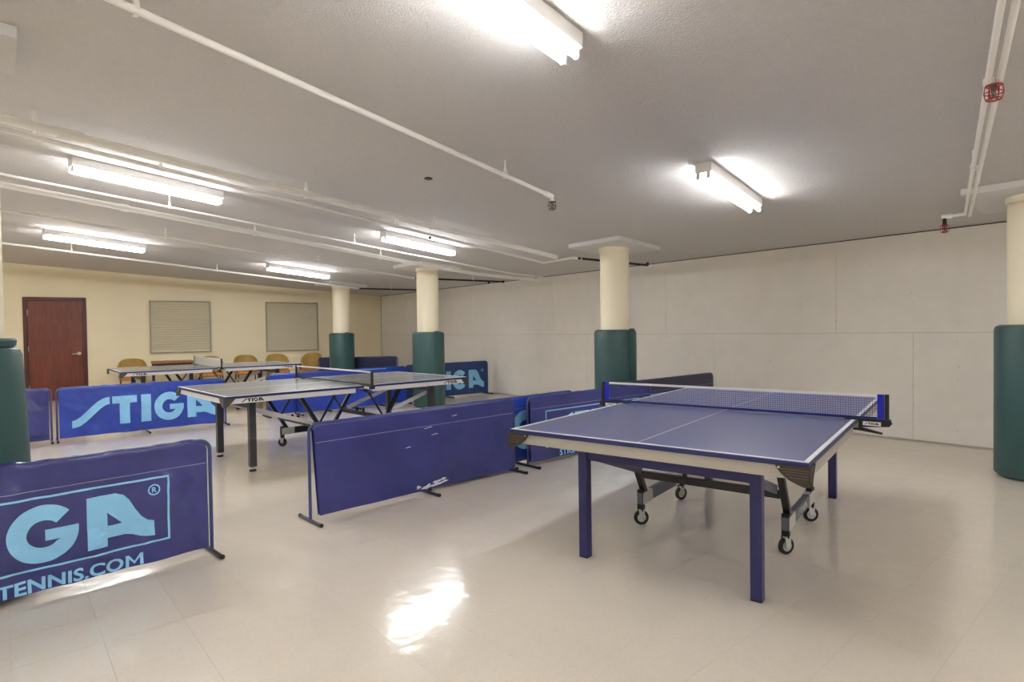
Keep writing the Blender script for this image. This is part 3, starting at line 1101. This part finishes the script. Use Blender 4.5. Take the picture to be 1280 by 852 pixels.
barrier((-3.430, 9.390), (-1.935, 10.690), 'bright blue barrier behind the grey table, ending at the padded column', M_BLUE, 'topline', seed=9, amp=0.004, top=0.690, stitch=False)
barrier((-4.55, 13.79), (-2.72, 13.92), 'dark navy barrier in the room corner behind the padded column', M_INK, None, seed=10, amp=0.005, top=0.735, stitch=False)
barrier((-1.99, 10.93), (-0.52, 12.17), 'dull blue barrier with large lettering leaning at the panelled wall by the padded column', M_TEAL, 'large', seed=11, amp=0.004, top=0.690, stitch=False)


# ------------------------------------------------------------------ table tennis tables
TW, TL = 0.7625, 1.37


def tt_table(x, y, ang, label, st, net_label):
    t = thing('table_tennis_table', label, 'table', (x, y, 0), ang, None)
    S = st
    for s in (-1, 1):
        a, b = (-TL, -0.004) if s < 0 else (0.004, TL)
        top = MB().box(a, b, -TW, TW, 0.737, 0.760).build('tabletop', S['top'], t, bevel=0.0015)
        # lines
        ln = MB()
        zl = 0.7602
        ye = TW - 0.0015
        xo = s * (TL - 0.0015)
        xi = s * 0.005

        def strip(xa, xb, ya, yb):
            ln.box(min(xa, xb), max(xa, xb), ya, yb, zl - 0.0008, zl + 0.0006)
        strip(xo, xi, ye - 0.02, ye)
        strip(xo, xi, -ye, -ye + 0.02)
        strip(xo, xo - s * 0.02, -ye + 0.02, ye - 0.02)
        ln.build('edge_line', M_LINE, top)
        MB().box(min(xi, xo - s * 0.02), max(xi, xo - s * 0.02), -0.0022, 0.0022, zl - 0.0008, zl + 0.0006).build('centre_line', M_LINE, top)
        # dark edge band
        eb = MB()
        eb.box(min(s * TL, s * (TL + 0.0018)), max(s * TL, s * (TL + 0.0018)), -TW - 0.0018, TW + 0.0018, 0.7375, 0.7575)
        for q_ in (-1, 1):
            eb.box(a, b, min(q_ * TW, q_ * (TW + 0.0018)), max(q_ * TW, q_ * (TW + 0.0018)), 0.7375, 0.7575)
        eb.build('edge_band', S['edge'], top)
        # apron frame
        ap = MB()
        zb = S['apron_z']
        ap.box(min(s * (TL - 0.004), s * (TL - 0.024)), max(s * (TL - 0.004), s * (TL - 0.024)), -TW + 0.004, TW - 0.004, zb, 0.737)
        for q_ in (-1, 1):
            ya, yb = sorted((q_ * (TW - 0.004), q_ * (TW - 0.024)))
            xa, xb = sorted((s * (TL - 0.024), s * 0.10))
            ap.box(xa, xb, ya, yb, zb, 0.737)
        xa, xb = sorted((s * 0.10, s * 0.12))
        ap.box(xa, xb, -TW + 0.024, TW - 0.024, zb + 0.01, 0.737)
        apron = ap.build('apron', S['apron'], top)
        for q_ in (-1, 1):
            # corner guard: end wing and side wing
            g = MB()
            prof = [(0.0, 0.742), (0.128, 0.742), (0.122, 0.728), (0.105, 0.706), (0.078, 0.684), (0.045, 0.668), (0.018, 0.661), (0.0, 0.662)]
            g.prism(prof, -0.004, 0.016, lambda u, z, h: (s * (TL - 0.004 + h), q_ * (TW + 0.003 - u), z))
            prof2 = [(0.0, 0.742), (0.10, 0.742), (0.075, 0.715), (0.05, 0.690), (0.022, 0.668), (0.0, 0.662)]
            g.prism(prof2, -0.004, 0.012, lambda u, z, h: (s * (TL + 0.012 - u), q_ * (TW - 0.004 + h), z))
            cg = g.build('corner_guard', S['guard'], top, bevel=0.002)
            rb = MB()
            for zz, ln_ in ((0.727, 0.108), (0.716, 0.098), (0.705, 0.086), (0.694, 0.072)):
                ya, yb = sorted((q_ * (TW + 0.002), q_ * (TW + 0.002 - ln_)))
                xa, xb = sorted((s * (TL + 0.011), s * (TL + 0.0145)))
                rb.box(xa, xb, ya, yb, zz - 0.0016, zz + 0.0016)
            rb.build('ribs', S['guard_rib'], cg)
            MB().lathe([(0, -0.002), (0.005, -0.002), (0.005, 0.002), (0, 0.003)], 10, (s * (TL + 0.013), q_ * (TW - 0.112), 0.732), 'X').build('screw', M_STEEL, cg)
            # leg
            lw = S['leg_w']
            lg = MB().box(s * 1.045 - lw / 2, s * 1.045 + lw / 2, q_ * 0.475 - lw / 2, q_ * 0.475 + lw / 2, S['foot'], 0.70)
            leg = lg.build('leg', S['leg'], t, bevel=0.004)
            if S['foot'] > 0.01:
                f = MB().lathe([(0, 0.0), (0.032, 0.0), (0.034, 0.008), (0.026, 0.018), (0.012, 0.022), (0, 0.022)], 16, (s * 1.045, q_ * 0.475, 0))
                f.build('levelling_foot', M_RUBBER, leg, smooth=True)
                MB().tube([(s * 1.045, q_ * 0.475, 0.02), (s * 1.045, q_ * 0.475, S['foot'] + 0.004)], 0.018, 14).build('foot_stem', M_FORK, leg, smooth=True)
            else:
                MB().box(s * 1.045 - lw / 2 + 0.001, s * 1.045 + lw / 2 - 0.001, q_ * 0.475 - lw / 2 + 0.001, q_ * 0.475 + lw / 2 - 0.001, 0.0, 0.0085).build('foot_cap', M_RUBBER, leg)
                MB().box(s * 1.045 - 0.012, s * 1.045 + 0.012, q_ * (0.475 - lw / 2 - 0.008), q_ * (0.475 - lw / 2 + 0.002), 0.575, 0.605).build('latch', M_RUBBER, leg)
            # strut from leg to carriage
            MB().bar((s * 1.03, q_ * 0.415, 0.585), (s * 0.42, q_ * 0.415, 0.385), 0.012, S['strut_h']).build('strut', S['strut'], t)
        # cross bar between the legs
        MB().box(s * 1.045 - 0.015, s * 1.045 + 0.015, -0.452, 0.452, S['cross0'], S['cross1']).build('crossbar', S['leg'], t)
        # rails under the top that carry the legs
        for q_ in (-1, 1):
            xa, xb = sorted((s * 0.12, s * 1.345))
            MB().box(xa, xb, q_ * 0.475 - 0.015, q_ * 0.475 + 0.015, 0.70, 0.737).build('under_rail', S['rail'], t)
        # carriage
        for q_ in (-1, 1):
            MB().bar((s * 0.28, q_ * S['cw'], 0.175), (s * 0.60, q_ * S['cw'], 0.702), 0.036, 0.036, up=(1, 0, 0)).build('carriage_arm', M_BLACKM, t)
            if S['brace']:
                MB().bar((s * 0.385, q_ * (S['cw'] - 0.03), 0.36), (s * 0.17, q_ * (S['cw'] - 0.03), 0.702), 0.014, 0.018, up=(1, 0, 0)).build('brace', M_BLACKM, t)
            MB().bar((s * 0.215, q_ * S['cw'], 0.178), (s * 0.365, q_ * S['cw'], 0.178), 0.05, 0.078).build('clamp', S['clamp'], t, bevel=0.004)
        MB().box(s * 0.395 - 0.014, s * 0.395 + 0.014, -S['cw'] + 0.018, S['cw'] - 0.018, 0.33, 0.375).build('carriage_bar', M_BLACKM, t)
        for yy in (0.13, -0.02):
            MB().box(s * 0.395 - 0.012, s * 0.395 + 0.012, yy - 0.012, yy + 0.012, 0.375, 0.42).build('hook', M_BLACKM, t)
    for q_ in (-1, 1):
        bm_ = MB().box(-0.375, 0.375, q_ * S['cw'] - 0.018, q_ * S['cw'] + 0.018, 0.14, 0.215).build('carriage_beam', S['beam'], t, bevel=0.004)
        if S['beam_logo']:
            for k in (1,):
                wd_, ht_ = 0.26, 0.038
                if q_ < 0:
                    fn = lambda a_, b_: (-0.12 + a_, -S['cw'] - 0.0188, 0.158 + b_)
                else:
                    fn = lambda a_, b_: (0.12 - a_, S['cw'] + 0.0188, 0.158 + b_)
                print_mesh([flat_mesh(fit_polys(LOGO, 0, 0, wd_ / LOGO_W, ht_))], fn, 'beam_logo', M_FORK, bm_, cell=0)
        for s in (-1, 1):
            cx, cy = s * 0.352, q_ * S['cw']
            sw = math.radians({(-1, 1): -48, (-1, -1): -36, (1, 1): -30, (1, -1): -52}[(s, q_)])   # casters swivel freely
            c = MB().box(cx - 0.018, cx + 0.018, cy - 0.021, cy + 0.021, 0.095, 0.235).build('caster', M_RUBBER, t, bevel=0.003)
            fk = MB()
            for e in (-1, 1):
                fk.prism([(-0.014, 0.0), (0.014, 0.0), (0.02, 0.055), (-0.02, 0.055)], e * 0.017, e * 0.021, lambda u, z, h: (cx + u, cy + h, 0.046 + z))
            fk.box(cx - 0.022, cx + 0.022, cy - 0.021, cy + 0.021, 0.098, 0.106)
            fk.spin(cx, cy, sw).build('fork', M_FORK, c)
            MB().lathe([(0.030, -0.012), (0.046, -0.012), (0.0495, -0.008), (0.0495, 0.008), (0.046, 0.012), (0.030, 0.012)], 24, (cx, cy, 0.0497), 'Y', close=True).spin(cx, cy, sw).build('tyre', M_RUBBER, c, smooth=True)
            wh = MB().lathe([(0.0, -0.013), (0.010, -0.013), (0.011, 0.013), (0.0, 0.013)], 14, (cx, cy, 0.0497), 'Y')
            wh.lathe([(0.025, -0.0115), (0.0305, -0.0115), (0.0305, 0.0115), (0.025, 0.0115)], 24, (cx, cy, 0.0497), 'Y', close=True)
            for k in range(5):
                an = 2 * math.pi * k / 5
                wh.bar((cx + 0.009 * math.cos(an), cy, 0.0497 + 0.009 * math.sin(an)), (cx + 0.027 * math.cos(an), cy, 0.0497 + 0.027 * math.sin(an)), 0.018, 0.007, up=(-math.sin(an), 0, math.cos(an)))
            wh.spin(cx, cy, sw).build('wheel_hub', S['hub'], c)
    # apron logos on both long sides
    if S['apron_logo']:
        for q_ in (-1, 1):
            for s in (-1, 1):
                wd_, ht_ = 0.195, 0.032
                xc = s * 1.13
                if q_ < 0:
                    fn = lambda a_, b_: (xc - wd_ / 2 + a_, -TW + 0.0036, 0.699 + b_)
                else:
                    fn = lambda a_, b_: (xc + wd_ / 2 - a_, TW - 0.0036, 0.699 + b_)
                print_mesh([flat_mesh(fit_polys(LOGO, 0, 0, wd_ / LOGO_W, ht_))], fn, 'apron_logo', M_RUBBER, t, cell=0)
    # ---- net set clamped on the table: a thing of its own
    n = thing('table_net', net_label, 'net', (x, y, 0.7606), ang)
    y0, y1 = -TW - 0.135, TW + 0.135
    zt = 0.150
    MB().box(-0.002, 0.002, y0, y1, zt - 0.014, zt + 0.001).build('net_tape', M_LINE, n)
    MB().box(-0.0015, 0.0015, y0, y1, 0.004, 0.004 + S['net_band']).build('bottom_band', S['net'], n)
    st_ = MB()
    r = S['net_r']
    k = int((y1 - y0) / S['net_step'])
    for i in range(k + 1):
        yy = y0 + (y1 - y0) * i / k
        st_.box(-r, r, yy - r, yy + r, 0.004, zt - 0.013)
    kz = int((zt - 0.02) / S['net_step'])
    for i in range(1, kz + 1):
        zz = 0.004 + (zt - 0.018) * i / (kz + 1)
        st_.box(-r, r, y0, y1, zz - r, zz + r)
    st_.build('net_mesh', S['net'], n, kind='stuff')
    for q_ in (-1, 1):
        yp = q_ * (TW + 0.1525)
        MB().box(-0.011, 0.011, yp - 0.011, yp + 0.011, -0.012, zt + 0.004).build('net_post', M_BLACKM, n, bevel=0.003)
        if S['sleeve']:
            ya, yb = sorted((q_ * (TW + 0.105), q_ * (TW + 0.140)))
            MB().box(-0.008, 0.008, ya, yb, 0.002, zt + 0.003).build('net_sleeve', M_POSTB, n, bevel=0.003)
        cl = MB()
        ya, yb = sorted((q_ * (TW - 0.06), q_ * (TW + 0.172)))
        cl.box(-0.022, 0.022, ya, yb, 0.0003, 0.0085)
        cl.prism([(0.012, 0.0003), (0.172, 0.0003), (0.178, -0.014), (0.165, -0.030), (0.012, -0.042)], -0.022, 0.022, lambda u, z, h: (h, q_ * (TW + u), z))
        cl.prism([(-0.05, -0.062), (0.012, -0.062), (0.13, -0.078), (0.13, -0.070), (0.012, -0.042), (0.012, -0.05), (-0.05, -0.056)], -0.015, 0.015, lambda u, z, h: (h, q_ * (TW + u), z))
        c = cl.build('net_clamp', M_RUBBER, n)
        for e in (-1, 1):
            MB().box(min(e * 0.022, e * 0.0232), max(e * 0.022, e * 0.0232), min(q_ * (TW + 0.035), q_ * (TW + 0.125)), max(q_ * (TW + 0.035), q_ * (TW + 0.125)), -0.029, -0.006).build('clamp_label', M_LINE, c)
            if e < 0:
                fn = lambda a_, b_: (-0.0236, q_ * (TW + 0.08) + 0.036 - a_, -0.024 + b_)
            else:
                fn = lambda a_, b_: (0.0236, q_ * (TW + 0.08) - 0.036 + a_, -0.024 + b_)
            print_mesh([flat_mesh(fit_polys(LOGO, 0, 0, 0.072 / LOGO_W, 0.013))], fn, 'clamp_logo', M_RUBBER, c, cell=0)
    return t


ST1 = dict(hub=M_FORK, top=M_TOP_BLUE, edge=M_EDGE, apron=M_APRON, apron_z=0.684, guard=M_GUARD, guard_rib=mat('guard_rib', srgb(96, 88, 76), rough=0.5), leg=M_LEGB, leg_w=0.055,
           foot=0.008, strut=M_BEAM, strut_h=0.05, cross0=0.564, cross1=0.628, rail=M_BLACKM, cw=0.45, brace=False, clamp=M_FORK,
           beam=M_BEAM, beam_logo=True, apron_logo=False, net=M_NETB, net_band=0.016, net_r=0.0007, net_step=0.0135, sleeve=True)
ST2 = dict(ST1)
ST2.update(hub=M_RUBBER, top=M_TOP_GREY, apron=M_APRONW, apron_z=0.690, guard=mat('guard_grey', srgb(78, 76, 74), rough=0.5), guard_rib=mat('guard_rib_grey', srgb(92, 90, 88), rough=0.5),
           leg=M_LEGG, leg_w=0.062, foot=0.045, strut=M_APRONW, strut_h=0.042, cross0=0.60, cross1=0.64, cw=0.52, brace=True, beam=M_BLACKM, beam_logo=False,
           apron_logo=True, net=M_NETD, net_band=0.012, net_r=0.0008, net_step=0.016, sleeve=False)
ST3 = dict(ST2)
ST3.update(net=M_NETW, net_step=0.010, net_r=0.0036)

tt_table(1.4212, 3.9199, 0.91833, 'blue table tennis table with square blue legs and silver apron near the panelled wall', ST1,
         'blue net with white top tape across the blue table tennis table')
tt_table(-2.0696, 6.6657, 0.75950, 'grey table tennis table with white apron and dark grey legs behind the scuffed plain barrier', ST2,
         'dark see-through net across the grey table behind the scuffed barrier')
tt_table(-5.3765, 10.3361, 0.7113, 'grey table tennis table in front of the tan chairs, beyond the large lettered barrier', ST3,
         'opaque white net across the table in front of the tan chairs')


# ------------------------------------------------------------------ chairs and side table
def make_chair():
    t = thing('tub_chair', '', 'chair', group='tan chairs along the cream wall')
    # seat
    m = MB()
    pts = []
    N = 20
    out = []
    for i in range(N):
        a = 2 * math.pi * i / N
        c, s = math.cos(a), math.sin(a)
        e = 0.45
        out.append((math.copysign(abs(c) ** e, c) * 0.235, math.copysign(abs(s) ** e, s) * 0.225))
    prof = [(0.90, 0.40), (1.0, 0.415), (1.0, 0.45), (0.94, 0.472), (0.5, 0.482)]
    vs, fs = [], []
    for k, z in prof:
        for (a, b) in out:
            vs.append((a * k, b * k, z))
    for j in range(len(prof) - 1):
        for i in range(N):
            i2 = (i + 1) % N
            fs.append((j * N + i, j * N + i2, (j + 1) * N + i2, (j + 1) * N + i))
    fs.append(tuple(reversed(range(N))))
    fs.append(tuple((len(prof) - 1) * N + i for i in range(N)))
    m.add(vs, fs)
    m.build('seat', M_SEATO, t, smooth=True)
    # curved back shell
    vs, fs = [], []
    nu, nv = 18, 10
    for side in (0, 1):
        for i in range(nu + 1):
            u = -1 + 2 * i / nu
            a = math.radians(64) * u
            for j in range(nv + 1):
                v = j / nv
                R = 0.275 + (0.0 if side else -0.045) + 0.02 * v
                top = 0.83 - 0.16 * abs(u) ** 3.2
                z = 0.44 + (top - 0.44) * v
                vs.append((R * math.sin(a), 0.0 + R * math.cos(a) * 1.0 - 0.02, z))
    K = (nu + 1) * (nv + 1)
    for i in range(nu):
        for j in range(nv):
            p = i * (nv + 1) + j
            fs.append((p, p + 1, p + nv + 2, p + nv + 1))
            fs.append((K + p, K + p + nv + 1, K + p + nv + 2, K + p + 1))
    for i in range(nu):
        p, q_ = i * (nv + 1), i * (nv + 1) + nv
        fs.append((p, p + nv + 1, K + p + nv + 1, K + p))
        fs.append((q_, K + q_, K + q_ + nv + 1, q_ + nv + 1))
    for j in range(nv):
        fs.append((j, K + j, K + j + 1, j + 1))
        p = nu * (nv + 1) + j
        fs.append((p, p + 1, K + p + 1, K + p))
    MB().add(vs, fs).build('backrest', M_TAN, t, smooth=True)
    for sx in (-1, 1):
        for sy in (-1, 1):
            MB().tube([(sx * 0.20, sy * 0.18, 0.41), (sx * 0.23, sy * 0.215, 0.0)], [0.014, 0.011], 8).build('leg', M_BLACKM, t, smooth=True)
    return t


CH = [
    (2.117, 0.62, 0.0, 'tan curved back chair between the brown door and the brown side table'),
    (3.57, 0.62, 0.0, 'tan curved back chair hidden behind the white net'),
    (4.294, 0.62, 0.0, 'tan curved back chair next to the white net, left of the far blind'),
    (4.975, 0.62, 0.0, 'tan curved back chair below the far blind, between two other tan chairs'),
    (5.70, 0.62, -0.55, 'tan curved back chair turned aside beside the padded corner column'),
]
cp0 = make_chair()
for i, (s, off, da, lab) in enumerate(CH):
    o = cp0 if i == 0 else copy_tree(cp0)
    o.location = far_pt(s, off + 0.10, 0)
    o.rotation_euler = (0, 0, FANG + da)
    o['label'] = lab

t = thing('side_table', 'low brown wooden side table with black legs under the blind beside the door', 'table', far_pt(2.84, 0.62, 0), FANG)
MB().box(-0.38, 0.38, -0.28, 0.28, 0.715, 0.757).build('table_top', M_WOODT, t, bevel=0.004)
for sx in (-1, 1):
    for sy in (-1, 1):
        MB().box(sx * 0.35 - 0.018, sx * 0.35 + 0.018, sy * 0.23 - 0.018, sy * 0.23 + 0.018, 0, 0.715).build('leg', M_BLACKM, t)
MB().box(-0.33, 0.33, -0.235, -0.215, 0.64, 0.715).build('rail', M_BLACKM, t)
